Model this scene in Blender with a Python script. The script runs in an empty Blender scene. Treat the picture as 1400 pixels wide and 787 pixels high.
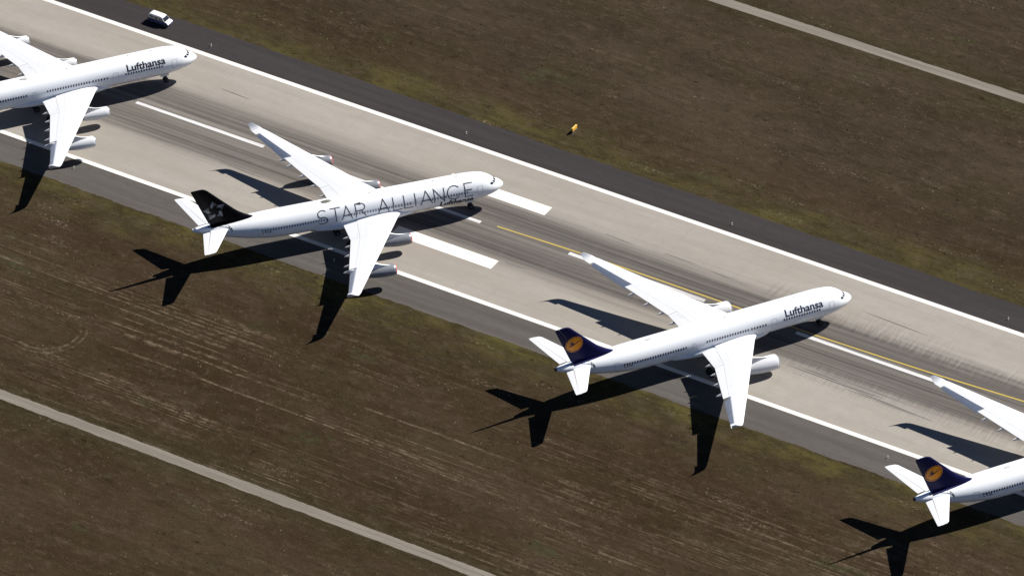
import bpy, bmesh, math, random
from mathutils import Vector, Matrix
random.seed(7)
SC = bpy.context.scene
COL = SC.collection
X0 = 460.0                       # shift so that the middle of the view is near the origin

# ------------------------------------------------------------------ camera
cd = bpy.data.cameras.new('camera'); cam = bpy.data.objects.new('camera', cd); COL.objects.link(cam)
yaw, pitch, roll = math.radians(29.35124927), math.radians(36.07447649), math.radians(1.11214407)
cy, sy = math.cos(yaw), math.sin(yaw)
fw = Vector((-sy*math.cos(pitch), cy*math.cos(pitch), -math.sin(pitch)))
r0 = Vector((cy, sy, 0)); u0 = r0.cross(fw)
rt = r0*math.cos(roll) + u0*math.sin(roll); up = -r0*math.sin(roll) + u0*math.cos(roll)
M = Matrix((rt, up, -fw)).transposed().to_4x4()
M.translation = Vector((X0, -835.65, 685.77))
cam.matrix_world = M
cd.sensor_width = 36; cd.lens = 8292.528/1400*36
cd.clip_start = 5; cd.clip_end = 30000
SC.camera = cam

# ------------------------------------------------------------------ light
SUN_AZ, SUN_EL = math.radians(61.658), math.radians(41.74)    # direction towards the sun, counter-clockwise from +X
w = bpy.data.worlds.new('World'); SC.world = w; w.use_nodes = True
nt = w.node_tree; bg = nt.nodes['Background']
sky = nt.nodes.new('ShaderNodeTexSky'); sky.sky_type = 'NISHITA'; sky.sun_disc = False
sky.sun_elevation = SUN_EL; sky.sun_rotation = math.pi/2 - SUN_AZ
sky.air_density = 0.55; sky.dust_density = 0.0; sky.ozone_density = 4.5; sky.altitude = 800
nt.links.new(sky.outputs[0], bg.inputs[0]); bg.inputs[1].default_value = 0.05
sd = bpy.data.lights.new('sun', 'SUN'); sd.energy = 5.0; sd.angle = math.radians(0.5); sd.color = (1, 0.965, 0.91)
so = bpy.data.objects.new('sun', sd); COL.objects.link(so)
sv = Vector((math.cos(SUN_EL)*math.cos(SUN_AZ), math.cos(SUN_EL)*math.sin(SUN_AZ), math.sin(SUN_EL)))
so.rotation_euler = sv.to_track_quat('Z', 'Y').to_euler(); so.location = (0, 0, 300)
vs = SC.view_settings; vs.view_transform = 'Standard'; vs.look = 'None'; vs.gamma = 1; vs.use_curve_mapping = False
vs.exposure = 0.65
SC.render.engine = 'CYCLES'

# ------------------------------------------------------------------ node helpers
class NT:
    def __init__(s, name):
        s.m = bpy.data.materials.new(name); s.m.use_nodes = True; s.t = s.m.node_tree
        s.b = s.t.nodes['Principled BSDF']
        s._pos = None
    def n(s, typ, **k):
        x = s.t.nodes.new(typ)
        for a, v in k.items(): setattr(x, a, v)
        return x
    def put(s, sock, v):
        if hasattr(v, 'is_linked') or isinstance(v, bpy.types.NodeSocket): s.t.links.new(v, sock)
        elif isinstance(v, (tuple, list)) and len(v) == 3 and sock.type == 'RGBA': sock.default_value = (*v, 1)
        else: sock.default_value = v
    def pos(s):
        if s._pos is None:
            g = s.n('ShaderNodeNewGeometry'); x = s.n('ShaderNodeSeparateXYZ'); s.t.links.new(g.outputs['Position'], x.inputs[0])
            s._pos = (g.outputs['Position'], x.outputs[0], x.outputs[1], x.outputs[2])
        return s._pos
    def math(s, op, a, b=0.0, c=0.0, clamp=False):
        x = s.n('ShaderNodeMath', operation=op); x.use_clamp = clamp
        s.put(x.inputs[0], a); s.put(x.inputs[1], b); s.put(x.inputs[2], c); return x.outputs[0]
    def noise(s, vec, scale=(1, 1, 1), detail=3, rough=0.55, off=(0, 0, 0), dist=0.0):
        mp = s.n('ShaderNodeMapping'); s.put(mp.inputs[0], vec); mp.inputs['Scale'].default_value = scale; mp.inputs['Location'].default_value = off
        x = s.n('ShaderNodeTexNoise'); x.inputs['Scale'].default_value = 1; x.inputs['Detail'].default_value = detail
        x.inputs['Roughness'].default_value = rough; x.inputs['Distortion'].default_value = dist
        s.t.links.new(mp.outputs[0], x.inputs['Vector']); return x.outputs['Fac']
    def ramp(s, f, a, b, lo=0.0, hi=1.0):
        x = s.n('ShaderNodeMapRange'); x.interpolation_type = 'SMOOTHSTEP'
        s.put(x.inputs[0], f); s.put(x.inputs[1], a); s.put(x.inputs[2], b); s.put(x.inputs[3], lo); s.put(x.inputs[4], hi); return x.outputs[0]
    def mix(s, f, a, b, mode='MIX'):
        x = s.n('ShaderNodeMix', data_type='RGBA', blend_type=mode)
        s.put(x.inputs['Factor'], f); s.put(x.inputs[6], a); s.put(x.inputs[7], b); return x.outputs[2]
    def band(s, v, c, wd):           # smooth bump around c of half width wd
        d = s.math('ABSOLUTE', s.math('SUBTRACT', v, c)); return s.ramp(d, 0.0, wd, 1.0, 0.0)
    def bump(s, h, strength=0.3, dist=0.05):
        x = s.n('ShaderNodeBump'); x.inputs['Strength'].default_value = strength; x.inputs['Distance'].default_value = dist
        s.put(x.inputs['Height'], h); s.t.links.new(x.outputs[0], s.b.inputs['Normal'])
    def scale(s, col, k):
        x = s.n('ShaderNodeVectorMath', operation='SCALE'); s.put(x.inputs[0], col); x.inputs['Scale'].default_value = k; return x.outputs[0]
    def done(s, col, rough=0.8, spec=0.3, metal=0.0):
        s.put(s.b.inputs['Base Color'], col); s.put(s.b.inputs['Roughness'], rough)
        s.b.inputs['Specular IOR Level'].default_value = spec; s.b.inputs['Metallic'].default_value = metal
        return s.m

def objvec(N):
    tc = N.n('ShaderNodeTexCoord'); return tc.outputs['Object']

def plain(name, col, rough=0.6, spec=0.3, metal=0.0, var=0.12, sc=1.5):
    N = NT(name); v = objvec(N)
    f = N.ramp(N.noise(v, (sc, sc, sc), 3), 0.3, 0.7, 1-var, 1+var)
    c = N.n('ShaderNodeVectorMath', operation='SCALE'); c.inputs[0].default_value = col; N.put(c.inputs['Scale'], f)
    return N.done(c.outputs[0], rough, spec, metal)

# ------------------------------------------------------------------ ground materials
def mat_ground():
    N = NT('dry_grassland'); P, X, Y, Z = N.pos()
    aY = N.math('ABSOLUTE', Y)
    big = N.noise(P, (.014, .030, 1), 5, .62)
    big2 = N.noise(P, (.035, .06, 1), 5, .65, (31, 7, 0), .5)
    med = N.noise(P, (.16, .30, 1), 6, .74, (3, 9, 0), .3)
    med2 = N.noise(P, (.5, .75, 1), 5, .75, (33, 19, 0), .4)
    fine = N.noise(P, (1.3, 1.9, 1), 4, .8)
    vf = N.noise(P, (3.2, 3.8, 1), 3, .8, (5, 5, 0))
    north = N.ramp(Y, 30, 60)
    a_ = N.mix(north, (.036, .0235, .0130), (.041, .0295, .0195))
    b_ = N.mix(north, (.054, .0375, .0230), (.062, .0460, .0315))
    c = N.mix(N.ramp(big, .36, .64), a_, b_)
    c = N.mix(N.ramp(big2, .46, .66, 0, .5), c, (.042, .034, .0165))
    c = N.mix(N.ramp(big2, .50, .34, 0, .4), c, (.050, .035, .0235))
    # greener verge beside the pavement
    vn = N.math('ADD', aY, N.math('MULTIPLY', N.math('SUBTRACT', N.noise(P, (.05, .10, 1), 5, .65, (9, 2, 0)), .5), 22))
    verge = N.ramp(vn, 43, 31, 0, .92)
    vcol = N.mix(N.ramp(N.noise(P, (.08, .16, 1), 6, .7, (1, 8, 0)), .40, .68), (.043, .035, .0160), (.094, .082, .0250))
    vcol = N.mix(N.ramp(Y, 0, 1, 0, .38), vcol, (.056, .046, .022))
    c = N.mix(verge, c, vcol)
    rd = N.ramp(N.math('ABSOLUTE', N.math('SUBTRACT', aY, 94)), 1.5, 7, .5, 0)
    c = N.mix(rd, c, (.036, .031, .0135))
    gp = N.math('MULTIPLY', N.ramp(N.noise(P, (.05, .09, 1), 4, .65, (77, 3, 0)), .60, .70), N.ramp(med2, .42, .58), clamp=True)
    c = N.mix(N.math('MULTIPLY', gp, .6), c, (.040, .052, .022))
    # clumps: lighter and darker
    c = N.mix(N.ramp(med, .50, .68, 0, .40), c, (.080, .060, .042))
    c = N.mix(N.ramp(med, .48, .34, 0, .40), c, (.024, .0165, .0105))
    c = N.mix(N.ramp(med2, .53, .68, 0, .5), c, (.092, .068, .048))
    c = N.mix(N.ramp(med2, .44, .30, 0, .6), c, (.018, .012, .008))
    # mowing swaths: thin pale straw lines along the runway, denser in the south
    gate = N.ramp(N.noise(P, (.022, .06, 1), 4, .65, (15, 40, 0)), .42, .60)
    sth = N.math('MULTIPLY', N.ramp(Y, -42, -58, .16, 1.0), N.ramp(Y, -98, -91, .12, 1.0))
    brk = N.ramp(N.noise(P, (.5, .9, 1), 4, .75, (60, 4, 0)), .40, .62)
    for sc_, o_, k_, th_ in ((1.05, 4, .95, .555), (2.3, 24, .75, .54)):
        ln = N.noise(P, (.014, sc_, 1), 2, .6, (0, o_, 0), .10)
        sw = N.math('MULTIPLY', N.math('MULTIPLY', N.ramp(ln, th_, th_+.09), gate), N.math('MULTIPLY', sth, brk))
        c = N.mix(N.math('MULTIPLY', sw, k_, clamp=True), c, (.165, .122, .085))
    dl = N.ramp(N.noise(P, (.018, .8, 1), 3, .6, (9, 60, 0)), .52, .66, 0, .5)
    c = N.mix(N.math('MULTIPLY', dl, brk), c, (.022, .015, .010))
    # pale straw litter in clusters
    sp = N.math('MULTIPLY', N.ramp(N.noise(P, (.05, .22, 1), 5, .7, (40, 11, 0)), .56, .68), N.ramp(fine, .52, .66), clamp=True)
    c = N.mix(N.math('MULTIPLY', sp, .75), c, (.25, .20, .15))
    for yc, x_a, x_b in ((-64.0, -528, -480), (-65.8, -520, -470), (-70.6, -520, -440), (-62.3, -470, -430)):
        wob = N.math('ADD', Y, N.math('MULTIPLY', N.math('SUBTRACT', N.noise(P, (.02, 0, 0), 2, .5), .5), 3.0))
        b = N.math('MULTIPLY', N.band(wob, yc, .40), N.math('MULTIPLY', N.math('MULTIPLY', N.ramp(X, x_a+X0, x_a+8+X0), N.ramp(X, x_b+X0, x_b-15+X0)), brk))
        c = N.mix(N.math('MULTIPLY', b, .8), c, (.19, .145, .10))
    for (cx, cyy, R, yy) in ((-530.2+X0, -72.4, 6.3, .6), (-530.2+X0, -72.4, 7.5, .4)):
        dx = N.math('SUBTRACT', X, cx); dy = N.math('SUBTRACT', Y, cyy)
        rr = N.math('SQRT', N.math('ADD', N.math('MULTIPLY', dx, dx), N.math('MULTIPLY', dy, dy)))
        rr = N.math('ADD', rr, N.math('MULTIPLY', N.math('SUBTRACT', med, .5), 1.6))
        side = N.ramp(N.math('SUBTRACT', dx, N.math('MULTIPLY', dy, .9)), -1, 4)
        b = N.math('MULTIPLY', N.math('MULTIPLY', N.band(rr, R, .42), side), brk)
        c = N.mix(N.math('MULTIPLY', b, yy), c, (.19, .155, .11))
    # fine grain
    c = N.mix(N.ramp(vf, .56, .74, 0, .5), c, (.125, .095, .068))
    c = N.mix(N.ramp(vf, .46, .28, 0, .7), c, (.012, .0085, .0055))
    spots = N.math('MULTIPLY', N.ramp(N.noise(P, (.5, .62, 1), 3, .6, (13, 13, 0)), .635, .70), N.ramp(big2, .40, .58))
    c = N.mix(N.math('MULTIPLY', spots, .7), c, (.016, .009, .006))
    N.bump(N.math('ADD', N.math('MULTIPLY', med2, .8), N.math('MULTIPLY', fine, .5)), .55, .35)
    return N.done(N.scale(c, .88), 1.0, 0.0)

def mat_runway():
    N = NT('runway_concrete'); P, X, Y, Z = N.pos()
    aY = N.math('ABSOLUTE', Y)
    c = N.mix(N.ramp(N.noise(P, (.02, .15, 1), 4, .6), .35, .65), (.318, .285, .247), (.365, .333, .292))
    c = N.mix(N.ramp(N.noise(P, (.35, .5, 1), 5, .65), .35, .7, 0, .35), c, (.285, .258, .225))
    # worn, rubbered middle, smeared lengthwise
    wn = N.math('MULTIPLY', N.math('SUBTRACT', N.noise(P, (.006, .30, 1), 3, .55, (3, 0, 0)), .5), 5.5)
    yy = N.math('ADD', Y, wn)
    core = N.math('MAXIMUM', N.ramp(N.math('ABSOLUTE', N.math('SUBTRACT', yy, 4.6)), 1.5, 6.4, 1, 0), N.ramp(N.math('ABSOLUTE', N.math('ADD', yy, 4.3)), 1.5, 6.6, 1, 0))
    core = N.math('MAXIMUM', core, N.ramp(N.math('ABSOLUTE', yy), 12.5, 4.0, 0, .80))
    st = N.ramp(N.noise(P, (.010, 1.3, 1), 4, .7, (0, 17, 0)), .28, .68, .78, 1.08)
    f = N.math('MULTIPLY', N.math('MULTIPLY', core, st), N.ramp(X, -515+X0, -470+X0, .86, 1.0), clamp=True)
    f = N.math('MINIMUM', f, .94)
    rc = N.mix(N.ramp(N.noise(P, (.011, .9, 1), 5, .72, (70, 17, 0), .05), .34, .66), (.052, .044, .040), (.128, .113, .101))
    rc = N.mix(N.ramp(N.noise(P, (.3, .12, 1), 4, .7, (7, 17, 0)), .5, .75, 0, .25), rc, (.17, .155, .14))
    c = N.mix(f, c, rc)
    # fine long streaks
    s2 = N.ramp(N.noise(P, (.012, 3.2, 1), 3, .7, (8, 3, 0)), .56, .74)
    s2 = N.math('MULTIPLY', s2, N.ramp(aY, 14, 6, 0, .30))
    c = N.mix(s2, c, (.070, .062, .058))
    s3 = N.ramp(N.noise(P, (.015, 2.1, 1), 3, .6, (5, 33, 0)), .58, .74)
    s3 = N.math('MULTIPLY', s3, N.ramp(aY, 17, 5, 0, .16))
    c = N.mix(s3, c, (.40, .37, .33))
    # grooved comb-like cleaning marks across the runway in its eastern part
    e = N.ramp(X, -412+X0, -398+X0)
    comb = N.ramp(N.noise(P, (1.5, .11, 1), 3, .7, (2, 2, 0), .1), .44, .60)
    br = N.math('MULTIPLY', N.math('ADD', N.band(Y, 9.6, 5.2), N.band(Y, -9.8, 4.2)), N.ramp(N.noise(P, (.05, .25, 1), 3, .6, (4, 14, 0)), .36, .58, .25, 1))
    ce = N.math('MULTIPLY', N.math('MULTIPLY', comb, br), e)
    c = N.mix(N.math('MULTIPLY', ce, .42, clamp=True), c, (.42, .39, .35))
    comb2 = N.ramp(N.noise(P, (1.2, .14, 1), 3, .7, (22, 12, 0)), .54, .66)
    c = N.mix(N.math('MULTIPLY', N.math('MULTIPLY', comb2, br), N.math('MULTIPLY', e, .26)), c, (.15, .13, .12))
    # one turning scuff
    d = N.math('SUBTRACT', N.math('SUBTRACT', X, -417.3+X0), N.math('MULTIPLY', N.math('SUBTRACT', Y, 10), .08))
    for o, k in ((0, .35), (1.6, .22), (-1.3, .18), (2.7, .18)):
        sc = N.math('MULTIPLY', N.band(d, o, .55), N.band(Y, 10, 4.6))
        c = N.mix(N.math('MULTIPLY', sc, k), c, (.12, .10, .09))
    # slab joints
    jx = N.math('ABSOLUTE', N.math('SUBTRACT', N.math('MODULO', N.math('ADD', X, 3000), 7.5), 3.75))
    jy = N.math('ABSOLUTE', N.math('SUBTRACT', N.math('MODULO', N.math('ADD', Y, 300), 7.5), 3.75))
    j = N.math('MAXIMUM', N.ramp(jx, .10, .03, 0, .10), N.ramp(jy, .12, .03, 0, .16))
    c = N.mix(j, c, (.10, .09, .08))
    N.bump(N.noise(P, (6, 6, 1), 2, .6), .1, .02)
    return N.done(N.scale(c, .83), .85, .25)

def mat_asphalt(name, a, b, dark):
    N = NT(name); P, X, Y, Z = N.pos()
    c = N.mix(N.ramp(N.noise(P, (.02, .5, 1), 4, .65), .35, .65), a, b)
    c = N.mix(N.ramp(N.noise(P, (.5, .9, 1), 5, .7), .45, .75, 0, .5), c, dark)
    c = N.mix(N.ramp(N.noise(P, (4, 4, 1), 2, .6), .6, .8, 0, .25), c, b)
    N.bump(N.noise(P, (8, 8, 1), 2, .6), .15, .02)
    return N.done(N.scale(c, .84), .9, .2)

def mat_road():
    N = NT('service_road_concrete'); P, X, Y, Z = N.pos()
    c = N.mix(N.ramp(N.noise(P, (.05, .8, 1), 4, .6), .35, .65), (.185, .160, .132), (.235, .205, .172))
    c = N.mix(N.ramp(N.noise(P, (1.2, 1.8, 1), 4, .7), .5, .75, 0, .5), c, (.13, .112, .09))
    d = N.math('ABSOLUTE', N.math('SUBTRACT', N.math('ABSOLUTE', Y), 93.9))
    c = N.mix(N.band(d, .75, .4), c, (.30, .265, .225)) if False else N.mix(N.ramp(d, .5, .1, 0, .3), c, (.145, .125, .105))
    return N.done(N.scale(c, .84), .9, .2)

def mat_paint(name, col, wear=.35, worn=(.22, .2, .18)):
    N = NT(name); P, X, Y, Z = N.pos()
    f = N.ramp(N.noise(P, (.05, 3.4, 1), 4, .7, (4, 4, 0)), .46, .66, 0, wear)
    g = N.ramp(N.noise(P, (1.6, 2.6, 1), 4, .7), .55, .75, 0, wear*.6)
    c = N.mix(N.math('MAXIMUM', f, g), col, worn)
    return N.done(N.scale(c, .95), .7, .3)

G = dict(
    ground=mat_ground(), runway=mat_runway(),
    sh_far=mat_asphalt('dark_shoulder_asphalt', (.034, .0285, .0285), (.044, .037, .037), (.026, .0215, .0215)),
    sh_near=mat_asphalt('grey_shoulder_asphalt', (.086, .077, .069), (.108, .098, .088), (.068, .060, .054)),
    road=mat_road(), white=mat_paint('white_marking_paint', (.74, .72, .665), .16, (.48, .45, .40)),
    cline=mat_paint('worn_white_marking_paint', (.66, .65, .65), .75, (.20, .185, .175)),
    yellow=mat_paint('worn_yellow_marking_paint', (.50, .36, .055), .45, (.22, .185, .12)),
    tyre=mat_paint('tyre_rubber_streak', (.085, .075, .07), .95, (.25, .22, .195)))

# ------------------------------------------------------------------ mesh helpers
def link(name, bm, mat, parent=None, smooth=False):
    me = bpy.data.meshes.new(name); bm.normal_update(); bm.to_mesh(me); bm.free()
    if smooth:
        for p in me.polygons: p.use_smooth = True
    mats = mat if isinstance(mat, (list, tuple)) else [mat]
    for m in mats: me.materials.append(m)
    o = bpy.data.objects.new(name, me); COL.objects.link(o)
    if parent is not None: o.parent = parent
    return o
def empty(name, loc=(0, 0, 0), rz=0.0):
    o = bpy.data.objects.new(name, None); COL.objects.link(o); o.location = loc; o.rotation_euler = (0, 0, rz); o.empty_display_size = 1; return o
def tag(o, label, cat, group=None):
    o['label'] = label; o['category'] = cat
    if group: o['group'] = group
    return o
def kind(o, k='structure'): o['kind'] = k; return o

def sheet(name, polys, z, mat, parent=None):
    bm = bmesh.new()
    for P in polys: bm.faces.new([bm.verts.new((x, y, z)) for x, y in P])
    return link(name, bm, mat, parent)
def rect(x0, x1, y0, y1): return [(x0, y0), (x1, y0), (x1, y1), (x0, y1)]

def add_box(bm, lo, hi, bev=0.0):
    r = bmesh.ops.create_cube(bm, size=1); vs_ = r['verts']
    for v in vs_: v.co = Vector([(lo[i]+hi[i])/2 + v.co[i]*(hi[i]-lo[i]) for i in range(3)])
    if bev: bmesh.ops.bevel(bm, geom=list({e for v in vs_ for e in v.link_edges}), offset=bev, segments=2, affect='EDGES')
def add_cyl(bm, a, b, r1, r2=None, seg=16):
    a = Vector(a); b = Vector(b); r2 = r1 if r2 is None else r2
    q = (b-a).to_track_quat('Z', 'Y').to_matrix().to_4x4(); q.translation = (a+b)/2
    bmesh.ops.create_cone(bm, cap_ends=True, segments=seg, radius1=r1, radius2=r2, depth=(b-a).length, matrix=q)
def add_lathe(bm, prof, org, axis='X', seg=32, caps=True):
    """prof: (t, r) along local -X (aft) from org"""
    rings = []
    for t, r in prof:
        rings.append([bm.verts.new((org[0]-t, org[1]+r*math.cos(k*2*math.pi/seg), org[2]+r*math.sin(k*2*math.pi/seg))) for k in range(seg)])
    for a, b in zip(rings, rings[1:]):
        for k in range(seg): bm.faces.new((a[k], a[(k+1) % seg], b[(k+1) % seg], b[k]))
    if caps:
        bm.faces.new(rings[0][::-1]); bm.faces.new(rings[-1])

# ------------------------------------------------------------------ setting
L0, L1 = -3000, 3000
kind(sheet('ground', [rect(-15000, 15000, -15000, 15000)], 0.0, G['ground']))
def edgey(name, x0, x1, y0, y1, wob, z, mat, seed, step=.6):
    """strip whose long edges are slightly ragged inside the view"""
    rnd = random.Random(seed); bm = bmesh.new(); prev = None
    xs = [L0] + [x0+i*step for i in range(int((x1-x0)/step)+1)] + [L1]
    a = b = 0
    for x in xs:
        a = a*.7 + rnd.uniform(-wob, wob)*.6; b = b*.7 + rnd.uniform(-wob, wob)*.6
        w0 = a if y0 in RAG else 0; w1 = b if y1 in RAG else 0
        cur = (bm.verts.new((x, y0+w0, z)), bm.verts.new((x, y1+w1, z)))
        if prev: bm.faces.new((prev[0], cur[0], cur[1], prev[1]))
        prev = cur
    return kind(link(name, bm, mat))
RAG = {-30.7, 30.3}
edgey('shoulder', -160, 140, -30.7, -22.70, .24, .004, G['sh_near'], 1)
edgey('shoulder', -160, 140, 22.70, 30.3, .22, .004, G['sh_far'], 2)
kind(sheet('runway', [rect(L0, L1, -22.7, 22.7)], .008, G['runway']))
RAG = {92.55, 95.3, -95.3, -92.75}
edgey('service_road', -160, 160, 92.4+.15, 95.3, .12, .006, G['road'], 3)
edgey('service_road', -160, 160, -95.3, -92.75, .12, .006, G['road'], 4)
kind(sheet('edge_line', [rect(L0, L1, 21.55, 22.62)], .012, G['white']))
kind(sheet('edge_line', [rect(L0, L1, -22.62, -21.55)], .012, G['white']))
for k in range(-4, 8):
    x = -557.2 + 49.75*k + X0
    kind(sheet('centre_line_dash', [rect(x, x+30, -.02, .88)], .012, G['cline']))
for s in (1, -1):
    y0, y1 = (8.95, 12.0) if s > 0 else (-11.9, -8.85)
    kind(sheet('touchdown_marking', [rect(-490.5+X0, -468+X0, y0, y1)], .012, G['white']))
yl = [(-474, .95), (-457, 1.55), (-440, 1.75), (-425, 1.75), (-414, 1.65), (-404.4, 1.55), (-389, 2.0), (-379, 2.35), (-370, 2.9), (-361, 3.4), (-340, 5.0), (-310, 8.5)]
bm = bmesh.new(); prev = None
for x, y in yl:
    cur = (bm.verts.new((x+X0, y-.17, .016)), bm.verts.new((x+X0, y+.17, .016)))
    if prev: bm.faces.new((prev[0], cur[0], cur[1], prev[1]))
    prev = cur
kind(link('taxi_line', bm, G['yellow']))
bm = bmesh.new()
for (xa, ya, xb, yb, wd) in [(-545.5, 13.3, -538, 13.0, .30), (-548, -8.3, -542.5, -8.4, .26), (-532, -8.4, -521.5, -9.0, .26), (-455, 9.75, -448.5, 9.3, .26), (-442, 9.95, -434, 9.9, .28),
        (-431.5, 9.5, -423, 8.95, .3), (-467, -8.7, -462, -8.55, .26), (-404.5, -9.5, -386, -9.9, .36), (-390, -10.1, -373, -11.0, .45), (-396, -9.3, -384, -9.6, .4), (-392, -10.5, -377, -11.1, .3), (-402, -8.9, -392, -9.2, .35), (-400.5, 13.1, -386, 12.5, .28), (-398, -8.2, -380, -8.7, .22),
        (-512, -9.4, -505, -9.7, .2), (-575, 9.0, -566, 8.9, .25), (-418, -7.6, -407, -7.9, .25), (-483, 4.2, -470, 4.0, .22), (-520, 5.2, -509, 5.0, .2), (-397, 6.2, -372, 5.6, .22), (-461, -3.2, -446, -3.5, .25), (-500, -5.2, -486, -5.5, .25)]:
    n = 12; prev = None
    for i in range(n+1):
        t = i/n; hw = wd/2*.8*math.sin(math.pi*min(1, max(0.02, t*.96+.02)))**.6
        x = xa+(xb-xa)*t+X0; y = ya+(yb-ya)*t
        cur = (bm.verts.new((x, y-hw, .011)), bm.verts.new((x, y+hw, .011)))
        if prev: bm.faces.new((prev[0], cur[0], cur[1], prev[1]))
        prev = cur
kind(link('tyre_mark', bm, G['tyre']))

# sparse tufts and clods standing on the dry grassland: uncountable, one object
def tufts():
    rnd = random.Random(5); bm = bmesh.new()
    def patch(): 
        # clumped distribution
        return rnd.uniform(-150, 130), rnd.uniform(-145, 135)
    seeds = [patch() for _ in range(260)]
    n = 0
    while n < 15000:
        if rnd.random() < .45:
            sx, sy_ = rnd.choice(seeds); x = sx+rnd.gauss(0, 6); y = sy_+rnd.gauss(0, 2.2)
        else: x, y = patch()
        if -31.6 < y < 31.2 or 92 < abs(y) < 95.8: continue
        n += 1
        s = rnd.choice((.10, .12, .15, .18, .22)); h = s*rnd.uniform(.3, .8)
        k = rnd.randint(4, 5); a0 = rnd.random()*6
        top = bm.verts.new((x+rnd.uniform(-.3, .3)*s, y+rnd.uniform(-.3, .3)*s, h))
        ring = [bm.verts.new((x+s*rnd.uniform(.6, 1.2)*math.cos(a0+i*2*math.pi/k), y+s*rnd.uniform(.6, 1.2)*math.sin(a0+i*2*math.pi/k), -.01)) for i in range(k)]
        r = rnd.random(); mi = 0 if r < .45 else (1 if r < .88 else 2)
        for i in range(k):
            f = bm.faces.new((ring[i], ring[(i+1) % k], top)); f.material_index = mi
    o = link('grass_tufts', bm, [plain('dry_brown_tuft', (.040, .030, .020), .95, .1), plain('olive_tuft', (.055, .052, .022), .95, .1), plain('straw_tuft', (.15, .125, .085), .95, .1)])
    kind(o, 'stuff'); o['label'] = 'dry brown grass tufts and clods scattered over the field beside the runway'
tufts()

# ------------------------------------------------------------------ aircraft materials
def mat_aircraft(name, col, rough=.32, dirt=.10, uvlines=False, seams=False, tint=(.55, .56, .58)):
    N = NT(name); v = objvec(N)
    sx = N.n('ShaderNodeSeparateXYZ'); N.t.links.new(v, sx.inputs[0])
    c = N.mix(N.ramp(N.noise(v, (.15, .8, .8), 4, .65), .42, .75, 0, dirt), col, tint)
    c = N.mix(N.ramp(N.noise(v, (.5, 3, 3), 4, .7, (7, 1, 0)), .58, .8, 0, dirt), c, tint)
    if seams:
        j = N.math('ABSOLUTE', N.math('SUBTRACT', N.math('MODULO', N.math('ADD', sx.outputs[0], 106), 5.3), 2.65))
        c = N.mix(N.ramp(j, .05, .015, 0, .22), c, tint)
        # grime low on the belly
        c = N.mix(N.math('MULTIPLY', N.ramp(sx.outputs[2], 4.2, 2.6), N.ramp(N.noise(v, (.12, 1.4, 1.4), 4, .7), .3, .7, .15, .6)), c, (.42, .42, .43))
    if uvlines:
        uv = N.n('ShaderNodeUVMap'); uv.uv_map = 'UVMap'; su = N.n('ShaderNodeSeparateXYZ'); N.t.links.new(uv.outputs[0], su.inputs[0])
        U, V = su.outputs[0], su.outputs[1]
        for u, k in ((.13, .28), (.60, .25)):
            c = N.mix(N.ramp(N.math('ABSOLUTE', N.math('SUBTRACT', U, u)), .008, .003, 0, k), c, (.35, .36, .38))
        j = N.math('ABSOLUTE', N.math('SUBTRACT', N.math('MODULO', V, .125), .0625))
        j = N.math('MULTIPLY', N.ramp(j, .0025, .001, 0, .30), N.math('MAXIMUM', N.math('GREATER_THAN', U, .6), N.math('LESS_THAN', U, .13)))
        c = N.mix(j, c, (.35, .36, .38))
    m = N.done(c, rough, .45 if col[0] > .1 else .10)
    return m
A = dict(
    white=mat_aircraft('white_aircraft_paint', (.84, .86, .885), .28, .07, seams=True, tint=(.60, .63, .68)),
    wing=mat_aircraft('white_wing_paint', (.66, .67, .69), .38, .14, uvlines=True),
    ctrl=mat_aircraft('control_surface_paint', (.68, .69, .71), .40, .14),
    ail=mat_aircraft('shade_tinted_aileron_paint', (.58, .62, .70), .45, .14),  # bluish shade on the drooped ailerons is painted into their base colour
    track=mat_aircraft('fairing_paint', (.70, .70, .70), .4, .2),
    eng_white=mat_aircraft('pale_nacelle_paint', (.66, .67, .69), .30, .16),
    eng_grey=mat_aircraft('grey_nacelle_paint', (.205, .215, .24), .32, .2, tint=(.13, .14, .16)),
    lip=plain('polished_intake_lip', (.72, .73, .75), .22, .5, .8, .05),
    navy=mat_aircraft('navy_tail_paint', (.008, .008, .060), .38, .25, tint=(.014, .014, .085)),
    black=mat_aircraft('black_tail_paint', (.0035, .0035, .005), .38, .3, tint=(.014, .014, .018)),
    text_navy=plain('navy_lettering', (.020, .022, .055), .45, .3), text_black=plain('black_lettering', (.012, .012, .016), .45, .3),
    text_thin=plain('grey_black_lettering', (.035, .037, .05), .45, .3),
    glass=plain('dark_window_glass', (.022, .026, .035), .15, .5), cockpit=plain('cockpit_glass', (.010, .011, .014), .10, .6),
    orange=plain('orange_emblem_paint', (.98, .33, .012), .4, .35), star_l=plain('silver_emblem_paint', (.22, .23, .255), .4, .4), star_d=plain('grey_emblem_paint', (.085, .09, .10), .4, .4),
    glass_l=plain('pale_window_glass', (.17, .18, .22), .2, .5),
    seam=plain('grey_door_outline', (.56, .58, .62), .5, .3), red=plain('red_intake_cover', (.55, .12, .12), .7, .2),
    dark=plain('dark_metal', (.03, .03, .033), .5, .4, .3), tyre=plain('tyre_rubber', (.015, .015, .016), .85, .2), metal=plain('gear_metal', (.11, .11, .12), .5, .4, .4),
    gap=plain('dark_gap', (.035, .037, .042), .7, .2), radome=plain('grey_radome', (.16, .15, .125), .5, .3), radome_w=plain('pale_radome', (.52, .52, .50), .5, .3),
    exhaust=plain('exhaust_metal', (.16, .145, .13), .4, .5, .8))

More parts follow.
